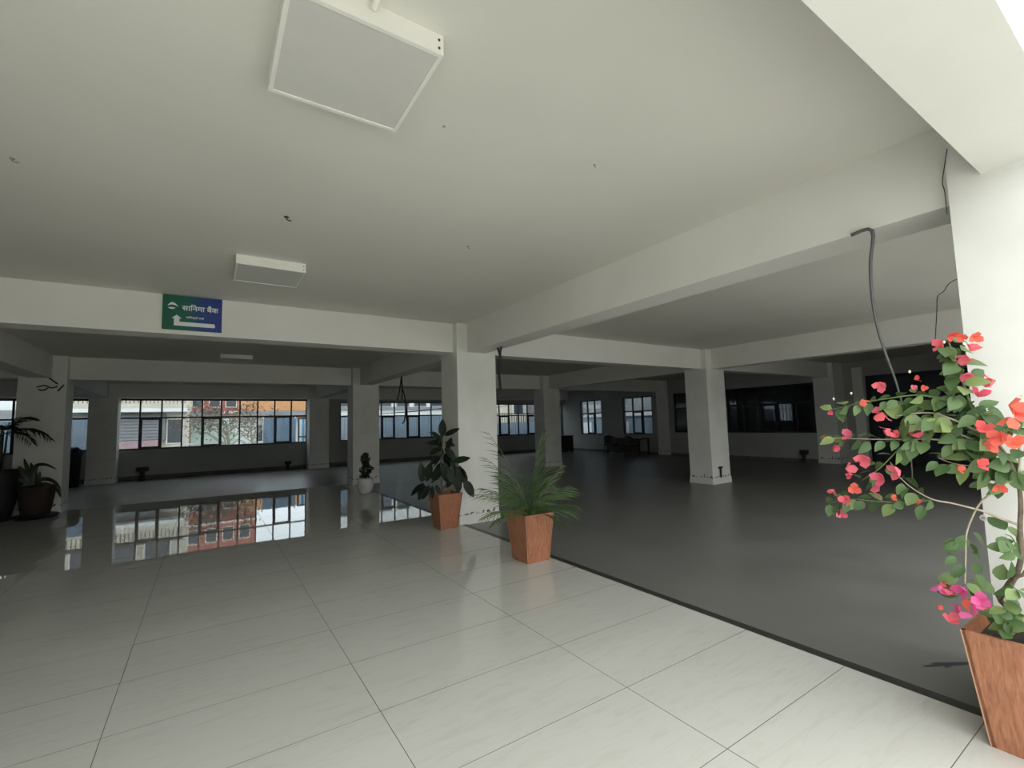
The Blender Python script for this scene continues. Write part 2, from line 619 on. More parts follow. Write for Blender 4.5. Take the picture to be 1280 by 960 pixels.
def wall_with_holes(name, lo, hi, z1, holes, depth, axis, at_, label, mat):
    """holes: (a0, a1, z0, z1) sorted; axis 'x' runs along x at y=at_, axis 'y' runs along y at x=at_."""
    g = G()

    def bx(a0, a1, z0, zz):
        if a1 - a0 < 1e-4 or zz - z0 < 1e-4:
            return
        if axis == 'x':
            g.box(a0, a1, at_, at_ + depth, z0, zz)
        else:
            g.box(at_, at_ + depth, a0, a1, z0, zz)
    cur = lo
    for a0, a1, h0, h1 in holes:
        bx(cur, a0, -0.05, z1)
        bx(a0, a1, -0.05, h0)
        bx(a0, a1, h1, z1)
        cur = a1
    bx(cur, hi, -0.05, z1)
    return tag(obj(name, g, mat), label, kind='structure')


PITCH = 0.566
HB = [(-8.77, -3.11, 0.98, 2.60), (-2.445, 3.215, 0.955, 2.615), (4.43, 9.524, 0.945, 2.53), (10.29, 15.95, 0.87, 2.45)]
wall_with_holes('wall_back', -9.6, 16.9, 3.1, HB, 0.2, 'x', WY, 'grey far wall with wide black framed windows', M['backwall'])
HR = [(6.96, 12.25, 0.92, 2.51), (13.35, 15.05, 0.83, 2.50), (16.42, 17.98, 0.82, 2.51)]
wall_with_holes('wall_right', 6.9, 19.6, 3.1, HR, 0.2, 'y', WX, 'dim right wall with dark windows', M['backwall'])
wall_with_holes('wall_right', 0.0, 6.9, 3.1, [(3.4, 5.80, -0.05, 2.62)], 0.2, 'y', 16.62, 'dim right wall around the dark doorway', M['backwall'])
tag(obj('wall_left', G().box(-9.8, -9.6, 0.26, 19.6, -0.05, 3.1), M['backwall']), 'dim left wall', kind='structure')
tag(obj('wall_added_front', G().box(-9.8, -2.3, 0.02, 0.26, -0.05, 3.9).box(9.9, 17.0, 0.02, 0.26, -0.05, 3.9), M['wall']), 'added front wall keeping light out of the side bays', kind='structure')  # added out of view so daylight enters only by the middle bays
tag(obj('trim_2', G().box(16.60, 16.75, 5.86, 6.12, 0, 2.9), M['wall']), 'flat pale pilaster beside the dark doorway', kind='structure')
g = G()
for a, b in ((-2.37, 3.187), (3.88, 9.55), (10.24, 15.9), (-9.6, -3.05)):
    g.box(a, b, WY - 0.02, WY, -0.012, 0.12)
tag(obj('baseboard_back', g, M['skirt']), 'dusty dark skirting under the far windows', kind='structure')
g = G()
for a, b in ((6.96, 12.5), (13.1, 19.35)):
    g.box(WX - 0.02, WX, a, b, -0.012, 0.10)
tag(obj('baseboard_right', g, M['skirt']), 'dark skirting along the right wall', kind='structure')

# dark doorway leaves
door = thing('door_1', 'dark metal double door behind the bougainvillea', None, (16.66, 3.4, 0), kind='structure')
for k in range(2):
    lf = obj('door_leaf', G().box(0, 0.05, 0.0 + k * 1.2, 1.2 + k * 1.2, -0.012, 2.62), M['frame'], door)
    for r in range(3):
        obj('door_panel', G().box(-0.012, 0.0, 0.13 + k * 1.19, 1.08 + k * 1.19, 0.12 + r * 0.84, 0.84 + r * 0.84), M['dglass'], lf)
    obj('door_handle', G().tube([(-0.05, 1.08 + k * .22, 0.95), (-0.05, 1.08 + k * .22, 1.15)], 0.012), M['rust'], lf)


# ------------------------------------------------------------------ windows
def window(num, origin, rz, W, H, zt, ncol, sashes, label):
    w = thing('window_%d' % num, label, None, origin, kind='structure', rz=rz)
    t, d = 0.05, 0.04
    g = G()
    g.box(0, W, -d, d, 0, t).box(0, W, -d, d, H - t, H).box(0, t, -d, d, t, H - t).box(W - t, W, -d, d, t, H - t)
    obj('window_frame', g, M['frame'], w)
    pitch = W / ncol
    tr = G().box(t, W - t, -d * .8, d * .8, zt - t / 2, zt + t / 2).mesh('transom', M['frame'])
    obj('transom', tr, parent=w)
    mb = 0.045
    mull = G().box(-mb / 2, mb / 2, -d * .85, d * .85, t, H - t).mesh('mullion', M['frame'])
    for i in range(1, ncol):
        obj('mullion', mull, parent=w, loc=(i * pitch, 0, 0))
    hl0, hl1, hu0, hu1 = t, zt - t / 2, zt + t / 2, H - t
    pw = pitch / 2 - mb / 2
    pl = G().box(-pw, pw, -0.003, 0.003, hl0, hl1).mesh('pane', M['glass'])
    pu = G().box(-pw, pw, -0.003, 0.003, hu0, hu1).mesh('pane', M['glass'])
    s = 0.045
    sg = G()
    sg.box(-pw, pw, -0.055, 0.0, hl0, hl0 + s).box(-pw, pw, -0.055, 0.0, hl1 - s, hl1).box(-pw, -pw + s, -0.055, 0, hl0 + s, hl1 - s).box(pw - s, pw, -0.055, 0, hl0 + s, hl1 - s)
    sm = sg.mesh('sash', M['frame'])
    for i in range(ncol):
        x = (i + .5) * pitch
        obj('pane', pu, parent=w, loc=(x, 0, 0))
        if i in sashes:
            so = obj('sash', sm, parent=w, loc=(x, 0, 0))
            obj('pane', pl, parent=so)
            obj('latch', G().box(pw - 0.035, pw - 0.01, -0.075, -0.055, (hl0 + hl1) / 2 - .06, (hl0 + hl1) / 2 + .06), M['black'], so)
        else:
            obj('pane', pl, parent=w, loc=(x, 0, 0))
    return w


for k, (a0, a1, z0, z1) in enumerate(HB):
    nc = round((a1 - a0) / PITCH)
    window(k + 1, (a0, WY + 0.06, z0), 0, a1 - a0, z1 - z0, (z1 - z0) * 0.625, nc,
           ((3, 7), (1, 4, 8), (3, 5, 8), (3, 6))[k],
           ('far window at the left edge behind the dim pillar', 'wide ten column far window facing the passage', 'far window behind the pillar with bluish lower panes', 'far window seen between white pillar and palm')[k])
for k, (a0, a1, z0, z1) in enumerate(HR):
    nc = (9, 3, 3)[k]
    # local x runs along -y when turned by -90 degrees
    window(5 + k, (WX + 0.06, a1, z0), -math.pi / 2, a1 - a0, z1 - z0, (z1 - z0) * 0.615, nc, ((2, 6), (1,), (1,))[k],
           ('long dark window on the right wall', 'three column window right of the desk', 'three column window near the far right corner')[k])

# ------------------------------------------------------------------ outside: street behind
tag(obj('street', G().box(-40, 16.17, 19.6, 90, -0.3, -0.1).box(16.17, 60, 12.4, 90, -0.3, -0.1), M['street']), 'grey street behind the far windows', kind='structure')
tag(obj('pavement', G().box(-60, 60, -60, -1.68, -0.3, -0.03), M['pave']), 'pale pavement in front of the entrance', kind='structure')


tag(obj('wall_light_block', G().box(-40, 40, -19, -16, -0.1, 4.2), M['bopp']), 'added unseen grey wall across the forecourt, dimming the deep interior', kind='structure')  # added behind the camera to block low light reaching the back


def facade(b, x0, x1, y, cols, rows, z0, dz, w, h, mat=None, fr='bwhite'):
    for r in range(rows):
        for c in range(cols):
            cx = x0 + (x1 - x0) * (c + .5) / cols
            z = z0 + r * dz
            f = obj('window_surround', G().box(cx - w / 2 - .06, cx + w / 2 + .06, y - 0.06, y + 0.02, z - .06, z + h + .06), M[fr], b)
            obj('pane', G().box(cx - w / 2, cx + w / 2, y - 0.075, y - 0.05, z, z + h), mat or M['dglass'], f)


# cream block with balconies (left panes)
b = thing('building', 'cream building with balcony bands seen in the left panes', 'building', (0, 0, -0.1))
obj('wall', G().box(-5.2, -0.85, 27.5, 34, 0, 7.4), M['bcream'], b)
for z in (2.55, 5.3):
    bal = obj('balcony', G().box(-5.2, -0.85, 26.6, 27.5, z, z + 0.16), M['bwhite'], b)
    obj('parapet', G().box(-5.2, -0.85, 26.6, 26.68, z + .16, z + .38), M['bcream'], bal)
    g = G()
    for k in range(30):
        x = -5.1 + k * 0.143
        g.box(x, x + 0.025, 26.62, 26.65, z + .38, z + .9)
    g.box(-5.2, -0.85, 26.61, 26.66, z + .88, z + .95)
    obj('railing', g, M['rust'], bal)
facade(b, -5.0, -1.2, 27.5, 3, 1, 3.6, 2.7, 0.9, 1.2)
g = obj('shutter', G().box(-5.1, -1.7, 27.3, 27.5, 1.25, 2.45), M['bgrey'], b)
for k in range(8):
    obj('slat', G().box(-5.1, -1.7, 27.27, 27.3, 1.28 + k * .145, 1.38 + k * .145), M['bgrey'], g)
obj('painted_band', G().box(-5.2, -1.9, 27.2, 27.5, 0.55, 1.25), M['pink'], b)
obj('step', G().box(-5.2, -1.4, 26.9, 27.5, 0.1, 0.5), M['bwhite'], b)
facade(b, -1.75, -0.9, 27.5, 1, 1, 1.1, 1, 0.55, 1.1)

b = thing('building', 'pale green low building behind a white railing', 'building', (0, 0, -0.1))
obj('wall', G().box(-0.78, 1.3, 31.5, 33.2, 0, 2.3), M['bgreen'], b)
obj('canopy', G().box(-0.78, 0.6, 30.4, 33.2, 2.3, 2.75), M['bgrey'], b)
obj('cornice', G().box(-0.78, 1.32, 31.3, 33.2, 2.0, 2.12), M['bwhite'], b)

b = thing('building', 'tall red building behind the street tree', 'building', (0, 0, -0.1))
obj('wall', G().box(-1.4, 3.2, 41, 48, 0, 9.0), M['bred'], b)
facade(b, -1.2, 3.0, 41, 4, 3, 3.4, 2.3, 0.62, 0.95)
for z in (2.9, 5.2, 7.5):
    obj('cornice', G().box(-1.45, 3.25, 40.8, 41, z, z + .16), M['bwhite'], b)

b = thing('building', 'low orange building with grey eave in the right panes', 'building', (0, 0, -0.1))
obj('wall', G().box(1.8, 6.2, 33.5, 39, 0, 3.6), M['borange'], b)
obj('eave', G().box(1.7, 6.3, 32.6, 33.5, 2.42, 2.78), M['bgrey'], b)
obj('lower_wall', G().box(1.25, 6.2, 33.4, 33.5, 0, 2.34), M['bwhite'], b)
facade(b, 2.3, 6.0, 33.4, 3, 1, 0.9, 1, 0.7, 1.0)

b = thing('building', 'white building beyond the blue grey wall', 'building', (0, 0, -0.1))
obj('wall', G().box(6.6, 17.2, 31, 38, 0, 8.0), M['bwhite'], b)
facade(b, 6.8, 17.0, 31, 8, 2, 3.0, 2.7, 0.8, 1.2, fr='bgrey')
for z in (2.75, 5.5):
    obj('cornice', G().box(6.5, 17.3, 30.8, 31, z, z + .14), M['bgrey'], b)

b = thing('building', 'cream brick building past the white one', 'building', (0, 0, -0.1))
obj('wall', G().box(18.0, 28.0, 28, 35, 0, 7.0), M['bcream'], b)
facade(b, 18.2, 27.8, 28, 7, 2, 2.2, 2.5, 0.8, 1.1)

b = thing('building', 'grey building at the far left behind the sheet wall', 'building', (0, 0, -0.1))
obj('wall', G().box(-16, -6.0, 29, 36, 0, 7.5), M['bwhite'], b)
obj('band', G().box(-16, -6.0, 28.8, 29, 2.2, 2.75), M['bgrey'], b)
facade(b, -15.8, -6.2, 29, 7, 2, 3.4, 2.4, 0.8, 1.1)


def sheet_wall(x0, x1, y, h, label, mat, step=0.32):
    w = thing('sheet_wall', label, 'wall', (x0, y, -0.1), group=None)
    n = round((x1 - x0) / step)
    st = (x1 - x0) / n
    me = G().hexa([(0.006, -.02, 0), (st - .006, -.02, 0), (st - .006, 0.02, 0), (0.006, 0.02, 0), (0.006, -.02, h), (st - .006, -.02, h), (st - .006, .02, h), (.006, .02, h)]).mesh('sheet', mat)
    for k in range(n):
        obj('sheet', me, parent=w, loc=(k * st, 0.012 * (k % 2), 0))
    obj('rail', G().box(0, x1 - x0, 0.03, 0.08, h - 0.25, h - 0.15), M['bgrey'], w)
    return w


sheet_wall(4.3, 12.6, 22.2, 2.12, 'blue grey sheet wall outside the middle far window', M['bluewall'])
sheet_wall(13.0, 19.0, 22.4, 1.62, 'low blue grey sheet wall with bars above it', M['bluewall'])
sheet_wall(-11.0, -3.0, 22.0, 2.1, 'blue grey sheet wall outside the left far window', M['bluewall'])
f = thing('bar_fence', 'iron bar fence above the low sheet wall', 'fence', (13.0, 22.5, -0.1))
g = G().box(0, 6, -0.02, 0.02, 2.1, 2.15)
obj('rail', g, M['rust'], f)
bar = G().box(-0.012, 0.012, -0.012, 0.012, 0, 2.15).mesh('bar', M['rust'])
for k in range(36):
    obj('bar', bar, parent=f, loc=(0.08 + k * 0.165, 0, 0))
t = thing('tarpaulin', 'blue grey tarpaulin screen in the right panes', 'tarpaulin', (2.05, 23.2, -0.1))
g = G()
NT = 14
for k in range(NT):
    x = k * 0.1
    g.v += [(x, 0.05 * math.sin(k * 1.7), 0.1), (x, 0.05 * math.sin(k * 1.7 + .6), 2.08)]
    if k:
        i = len(g.v) - 4
        g.f.append((i, i + 2, i + 3, i + 1))
obj('sheet', g, M['tarp'], t, smooth=True)
for x in (0, 1.3):
    obj('pole', G().tube([(x, 0.08, 0), (x, 0.08, 2.2)], 0.03), M['rail'], t)
t = thing('gate', 'bright blue gate at the right end of the wide window', 'gate', (3.45, 23.2, -0.1))
obj('gate_frame', G().box(0, 0.06, 0, .05, 0, 2.1).box(0.6, .66, 0, .05, 0, 2.1).box(0.06, .6, 0, .05, 2.04, 2.1).box(.06, .6, 0, .05, 1.2, 1.26), M['frame'], t)
for k in range(5):
    obj('panel', G().box(.07 + k * .105, .165 + k * .105, .01, .04, .05, 2.04), M['blue'] if k % 2 else M['rail'], t)
t = thing('street_railing', 'white street railing before the pale green building', 'railing', (-1.3, 25.0, -0.1))
obj('top_rail', G().tube([(0, 0, 1.0), (1.7, 0, 1.12)], 0.03), M['rail'], t)
obj('mid_rail', G().tube([(0, 0, .6), (1.7, 0, .72)], 0.02), M['rail'], t)
for k in range(6):
    obj('post', G().tube([(k * .34, 0, 0), (k * .34, 0, 1.02 + k * .022)], 0.02), M['rail'], t)


def street_tree(x, y, h, label, n, mat):
    t = thing('street_tree', label, 'tree', (x, y, -0.1), group=None)
    obj('trunk', G().tube([(0, 0, 0), (0.05, 0, h * .3), (-0.05, 0, h * .55)], [0.09, 0.05]), M['treebark'], t)
    r = random.Random(int(x * 100))
    g2 = G()
    for k in range(14):
        a = r.uniform(0, 6.28)
        z0 = r.uniform(.2, .55) * h
        l = r.uniform(.3, .5) * h
        p0 = Vector((0, 0, z0))
        p1 = p0 + Vector((math.cos(a) * l * .5, math.sin(a) * l * .4, l * .4))
        p2 = p1 + Vector((math.cos(a) * l * .5, math.sin(a) * l * .4, l * .1))
        obj('branch', G().tube([p0, p1, p2], [0.03, 0.008], 5), M['treebark'], t)
        for q in range(n):
            c = p1.lerp(p2, r.random()) + Vector((r.gauss(0, .3), r.gauss(0, .2), r.gauss(.45, .3)))
            s = r.uniform(.04, .085)
            u = Vector((r.gauss(0, 1), r.gauss(0, 1), r.gauss(0, 1))).normalized() * s
            w = Vector((r.gauss(0, 1), r.gauss(0, 1), r.gauss(0, 1))).normalized() * s * .6
            g2.quad([c - u, c - w, c + u, c + w])
    tag(obj('foliage', g2, mat, t), kind='stuff')


street_tree(0.75, 24.6, 3.4, 'bushy street tree with bare twigs outside the wide window', 130, M['treeleaf'])
street_tree(1.95, 28.4, 3.0, 'thin street tree right of the bushy one', 22, M['treeleaf'])
t = thing('overhead_cable', 'slack overhead cables crossing the middle far window', 'cable', (4.4, 22.25, 2.0))
for k, (z, dz) in enumerate(((3.0, .0), (3.35, .1), (2.75, .3))):
    pts = [Vector((0, 0, 0)).lerp(Vector((13.55, 5.72, z - 2.0)), i / 8) - Vector((0, 0, (.12 + .12 * k) * math.sin(math.pi * i / 8))) for i in range(9)]
    obj('strand', G().tube(pts, 0.018, 5), M['cable'], t)
tag(obj('wall_alley', G().box(19.7, 20.0, 12.4, 30, -0.1, 7.5), M['alley']), 'grey alley wall outside the right windows', kind='structure')  # height and dark tone chosen to cut skylight in the right windows
b = thing('alley_shed', 'pale blue shed outside the corner window', 'shed', (18.45, 15.2, -0.1))
obj('wall', G().box(0, 1.2, 0, 6, 0, 1.75), M['bluewall'], b)
obj('roof', G().hexa([(-.05, -.2, 1.75), (1.2, -.2, 1.95), (1.2, 6.2, 1.95), (-.05, 6.2, 1.75), (-.05, -.2, 1.8), (1.2, -.2, 2.0), (1.2, 6.2, 2.0), (-.05, 6.2, 1.8)]), M['roof'], b)
for k in range(4):
    obj('shutter', G().box(-.03, 0, .4 + k * 1.4, 1.3 + k * 1.4, .3, 1.5), M['rail'] if k % 2 else M['bluewall'], b)
g = G().box(16.9, 17.0, 3.2, 6.0, -.1, 3.1).box(20.5, 20.7, 5.5, 12.4, -.1, 3.2).box(16.17, 20.7, 12.25, 12.4, -.1, 3.2).box(16.82, 20.7, 5.4, 5.5, -.1, 3.2).box(16.17, 20.55, 5.5, 12.4, 3.1, 3.2).box(16.9, 20.7, 5.5, 12.4, -.1, -.012)
tag(obj('wall_added_store', g, M['backwall']), 'added dark room behind the long right window, keeping daylight out', kind='structure')  # invented enclosure, shuts outside light from the long window and the door

# ------------------------------------------------------------------ ceiling lights
def ceiling_light(cx, cy, label):
    t = thing('ceiling_light', label, 'lamp', (cx, cy, 3.08), group='square ceiling lights of the passage')
    h, d = 0.29, 0.085
    g = G()
    w = 0.018
    g.box(-h, h, -h, -h + w, -d, 0).box(-h, h, h - w, h, -d, 0).box(-h, -h + w, -h + w, h - w, -d, 0).box(h - w, h, -h + w, h - w, -d, 0)
    obj('frame', g, M['white_metal'], t)
    obj('diffuser', G().box(-h + w, h - w, -h + w, h - w, -d + 0.004, -d + 0.012), M['diffuser'], t)
    for z in (-.025, -.06):
        obj('screw', G().tube([(h - .02, -h - .003, z), (h - .02, -h + .001, z)], 0.005, 8), M['rust'], t)
    return t


ceiling_light(0.478, 1.895, 'unlit white square ceiling light nearest the entrance')
ceiling_light(0.465, 5.0, 'unlit square ceiling light in front of the hanging sign')
ceiling_light(0.47, 11.45, 'unlit square ceiling light beyond the sign beam')
p = at(468, 0, 'z', 3.08)
t = thing('conduit_stub', 'short white cable conduit beside the nearest ceiling light', 'conduit', (p.x, 1.56, 3.08))
obj('tube', G().tube(smooth_path([(0, -.10, -.012), (0, -.03, -.014), (0, 0.0, -.028), (0, .035, -.03)]), 0.012, 8), M['white_metal'], t, smooth=True)

HOOKS = [(15, 198, 'small ceiling hook stub at far left'), (358, 271, 'rusty ceiling hook before the second light'), (585, 308, 'small ceiling hook right of the second light'),
         (743, 206, 'tiny ceiling hook toward the right beam'), (555, 158, 'tiny ceiling plug beside the nearest light')]
for k, (px, py, lab) in enumerate(HOOKS):
    p = at(px, py, 'z', 3.08)
    t = thing('ceiling_hook', lab, 'hook', (p.x, p.y, 3.08), 'ceiling hooks')
    s = (.45, .6, .4, .28, .3)[k]
    obj('plate', G().lathe([(0.03 * s, 0), (0.026 * s, -.008 * s)], 10), M['rust'] if k == 1 else M['bgrey'], t)
    if k < 4:
        obj('hook', G().tube([(0, 0, -.005), (0, 0, -.03 * s), (.03 * s, 0, -.045 * s), (.055 * s, .01, -.03 * s)], 0.008 * s, 6), M['rust'] if k == 1 else M['bgrey'], t)

# ------------------------------------------------------------------ sign
S = thing('direction_sign', 'green and blue direction sign with white arrow on the cross beam', 'sign', (-0.468, 6.478, 2.669))
SW, SH = 0.578, 0.405
obj('board', G().box(0, SW, 0, 0.02, 0, SH), M['sign'], S)
e = 0.005
obj('edging', G().box(-e, 0, -.002, .022, -e, SH + e).box(SW, SW + e * 1.6, -.002, .022, -e, SH + e).box(0, SW, -.002, .022, -e, 0), M['signwhite'], S)


def flat(name, pts, mat, parent, z=-0.003):
    """Flat printed shape: outline in sign coordinates, slightly proud of the board."""
    g = G()
    n = len(pts)
    g.v = [(x, z, y) for x, y in pts] + [(x, 0.0, y) for x, y in pts]
    g.f = [tuple(range(n))] + [(i, i + n, (i + 1) % n + n, (i + 1) % n) for i in range(n)]
    return obj(name, g, mat, parent)


flat('arrow', [(.112, .052), (.50, .052), (.512, .068), (.50, .098), (.162, .098), (.162, .135), (.184, .135), (.137, .178), (.090, .135), (.112, .135)], M['signwhite'], S)


def swoosh(x0, x1, yb, hu, hl, skew=0.0):
    up, lo = [], []
    for k in range(13):
        t_ = k / 12
        x = x0 + (x1 - x0) * t_
        up.append((x, yb + hu * math.sin(math.pi * t_ ** (1 + skew))))
        lo.append((x, yb + hl * math.sin(math.pi * t_ ** (1 + skew))))
    return up + lo[::-1][1:-1]


flat('emblem', swoosh(.046, .152, .272, .048, .020, -.15), M['signwhite'], S)
flat('emblem', swoosh(.052, .124, .256, -.016, .006), M['signwhite'], S)


def text(body, x, y, size, name, off):
    c = bpy.data.curves.new('lettering', 'FONT')
    c.body = body
    c.size = size
    c.offset = off
    c.extrude = 0.0012
    c.resolution_u = 3
    o = bpy.data.objects.new('lettering', c)
    COL.objects.link(o)
    bpy.context.view_layer.update()
    dg = bpy.context.evaluated_depsgraph_get()
    me = bpy.data.meshes.new_from_object(o.evaluated_get(dg))
    COL.objects.unlink(o)
    bpy.data.objects.remove(o)
    me.materials.clear()
    me.materials.append(M['signwhite'])
    n = obj(name, me, parent=S, loc=(x, -0.003, y), rot=(math.pi / 2, 0, 0))
    return n


t1 = text('सािनमा बैंक', .186, .236, .088, 'lettering', .0016)
t1.scale = (.355 / max(t1.dimensions.x, .01),) * 2 + (1,)
t2 = text('मािथल्लो तला', .225, .143, .042, 'small_lettering', .0004)
t2.scale = (.175 / max(t2.dimensions.x, .01),) * 2 + (1,)


# ------------------------------------------------------------------ hanging cables
def cable(pts, r, label, mat='cable', group=None):
    return tag(obj('hanging_cable', G().tube(smooth_path(pts, 4), r, 6), M[mat], smooth=True), label, 'cable', group)


a = at(1064, 294, 'z', 2.612)
a2 = at(1090, 288, 'z', 2.605)
cx = a2.x
cable([a, a2] + [at(px, py, 'x', cx) for px, py in ((1088, 330), (1090, 370), (1097, 410), (1108, 445), (1120, 478), (1131, 520), (1138, 565), (1141, 606))], [0.0115, 0.003],
      'long dark cable hanging from the beam above the bougainvillea', 'grey_cable')
t = thing('hanging_cable', 'black cable bundle hanging right of the flaked pillar', 'cable', at(624, 434, 'z', 2.62))
o0 = Vector(t.location)
for dx in (-.03, .03):
    q = [at(624 + dx * 90, 432, 'x', o0.x), at(625, 446, 'x', o0.x), at(624, 465, 'x', o0.x), at(625.5 + dx * 20, 487, 'x', o0.x)]
    obj('strand', G().tube(smooth_path([p - o0 for p in q]), 0.016, 6), M['cable'], t, smooth=True)
t = thing('hanging_cable', 'black looped cables hanging before the middle far window', 'cable', at(502, 470, 'z', 2.62))
o0 = Vector(t.location)
for path in (((502, 469), (503, 484), (506, 497), (507, 515), (505, 527), (503, 529)), ((502, 469), (502.5, 482), (502.5, 500)), ((502, 469), (500, 485), (497, 500)), ((506, 497), (508, 520), (509, 536))):
    obj('strand', G().tube(smooth_path([at(px, py, 'x', o0.x) - o0 for px, py in path]), 0.014, 6), M['cable'], t, smooth=True)
X0 = 3.30
cable([at(1184, 186, 'x', X0), at(1181, 205, 'x', X0), at(1178, 228, 'x', X0), at(1181, 240, 'x', X0), at(1184, 268, 'x', X0)], 0.0022, 'thin dark wire along the edge of the bright pillar')
cable([(3.5, .70, at(1190, 352, 'x', 3.5).z + .02), at(1188, 353, 'x', 3.5), at(1180, 364, 'x', 3.5), at(1172, 371, 'x', 3.5), at(1171, 390, 'x', 3.5), at(1169, 424, 'x', 3.5)], 0.0022, 'thin kinked wire hanging left of the bright pillar')
# loose wires on the dim left pillar
t = thing('loose_wires', 'loose dark wire ends at the top of the left pillar', 'wire', at(68, 483, 'y', 12.49))
o0 = Vector(t.location)
for path in (((46, 484), (56, 482), (64, 485), (72, 483)), ((48, 487), (54, 488), (60, 485)), ((72, 489), (77, 484), (80, 481)), ((34, 455), (50, 464), (62, 473), (72, 480))):
    obj('strand', G().tube(smooth_path([at(px, py, 'y', 12.47) - o0 for px, py in path]), 0.013, 5), M['cable'], t)
# stub pipe on the lone pillar, bolt on the bright one
p = at(902, 601, 'y', 6.33)
t = thing('stub_pipe', 'black stub pipe with tee end on the lone pillar', 'pipe', (p.x, 6.335, 0.13))
obj('pipe', G().tube([(0, 0, 0), (0, 0, .21)], 0.022, 8), M['black'], t)
obj('tee', G().tube([(-.06, 0, .22), (.06, 0, .22)], 0.022, 8), M['black'], t)
p = at(1230, 647, 'x', 3.31)
t = thing('wall_plug', 'small round grey wall plug low on the bright pillar', 'plug', p)
obj('cap', G().tube([(0, 0, 0), (-.010, 0, 0)], 0.015, 14), M['diffuser'], t)
obj('core', G().tube([(-.012, 0, 0), (-.013, 0, 0)], 0.008, 10), M['bgrey'], t)


# ------------------------------------------------------------------ planters
def tapered_pot(root, hb, ht, h):
    """Brown laminate planter: base with four leaning side panels and a rim edge."""
    pot = obj('pot', G().box(-hb + .012, hb - .012, -hb + .012, hb - .012, 0.0, 0.02), M['wood'], root)
    th = 0.016
    for k in range(4):
        c, s = (1, 0, -1, 0)[k], (0, 1, 0, -1)[k]

        def P(u, out, z):
            return (out * c - u * s, out * s + u * c, z)
        g = G().hexa([P(-hb, hb - th, 0), P(-hb, hb, 0), P(hb, hb, 0), P(hb, hb - th, 0), P(-ht, ht - th, h), P(-ht, ht, h), P(ht, ht, h), P(ht, ht - th, h)])
        obj('side_panel', g, M['wood'], pot)
        # pale bevelled corner strip
        g = G().hexa([P(hb - .004, hb - .004, 0), P(hb - .004, hb + .0015, 0), P(hb + .0015, hb + .0015, 0), P(hb + .0015, hb - .004, 0),
                      P(ht - .004, ht - .004, h), P(ht - .004, ht + .0015, h), P(ht + .0015, ht + .0015, h), P(ht + .0015, ht - .004, h)])
        obj('corner_edge', g, M['edge'], pot)
    k = (h - 0.06) / h
    hs = hb + (ht - hb) * k - th
    obj('soil', G().box(-hs, hs, -hs, hs, h - 0.10, h - 0.06), M['soil'], root)
    return pot


# leaf meshes (stem at the origin, blade along +y, facing +z)
def leaf_mesh(name, width, mat, fold=0.12, droop=0.15, pts=((0, .0), (.12, .55), (.3, .95), (.5, 1.0), (.72, .72), (.9, .28), (1.0, 0))):
    g = G()
    for t_, w in pts:
        z = -droop * t_ * t_
        g.v.append((-w * width / 2, t_, z + fold * w * width))
        g.v.append((0, t_, z))
        g.v.append((w * width / 2, t_, z + fold * w * width))
    for k in range(len(pts) - 1):
        a = k * 3
        g.f.append((a, a + 1, a + 4, a + 3))
        g.f.append((a + 1, a + 2, a + 5, a + 4))
    g.smooth = True
    return g.mesh(name, mat)


def place(me, name, parent, m, base):
    o = bpy.data.objects.new(name, me)
    COL.objects.link(o)
    o.parent = parent
    o.matrix_local = Matrix.Translation(-base) @ m
    return o


# --- bougainvillea
BP = Vector((3.10, 0.545, 0))
bg_ = thing('potted_bougainvillea', 'pink flowering bougainvillea in a tapered brown wooden pot', 'plant', BP)
tapered_pot(bg_, 0.14, 0.19, 0.5)
leaf_big = leaf_mesh('leaf', 0.72, M['leaf'], 0.10, 0.18)
leaf_nar = leaf_mesh('leaf', 0.58, M['leaf'], 0.16, 0.28)


def bract_mesh(mat):
    g = G()
    for k in range(3):
        a = 2 * math.pi * k / 3
        c, s = math.cos(a), math.sin(a)
        prof = ((0, .06, 0), (.3, .38, .30), (.62, .40, .62), (1.0, 0.0, .80))
        rows = []
        for r, w, z in prof:
            i = len(g.v)
            for u, lift in ((-w, .10 * w), (0, -0.02), (w, .10 * w)):
                x, y = u, r * .75
                g.v.append((x * c - y * s, z * .9 + lift, x * s + y * c))
            rows.append(i)
        for j in range(3):
            p0, p1 = rows[j], rows[j + 1]
            g.f.append((p0, p0 + 1, p1 + 1, p1))
            g.f.append((p0 + 1, p0 + 2, p1 + 2, p1 + 1))
    g.smooth = True
    return g.mesh('flower', mat)


BR_ME = {k: bract_mesh(M[k]) for k in ('bract', 'magenta', 'coral')}


def W(px, py, X):
    return at(px, py, 'x', X)


r2 = random.Random(21)
NLEAF = [0]


def put_leaf(p, s, along=None, green=None):
    if NLEAF[0] >= 296:
        return
    NLEAF[0] += 1
    if along is None:
        along = Vector((r2.gauss(-.1, .55), r2.gauss(0, .55), r2.gauss(-.45, .5)))
    n = Vector((r2.gauss(-.5, .45), r2.gauss(-.45, .45), r2.gauss(.55, .4)))
    place(leaf_big if r2.random() < .6 else leaf_nar, 'leaf', bg_, orient(p, along, n, s), BP)


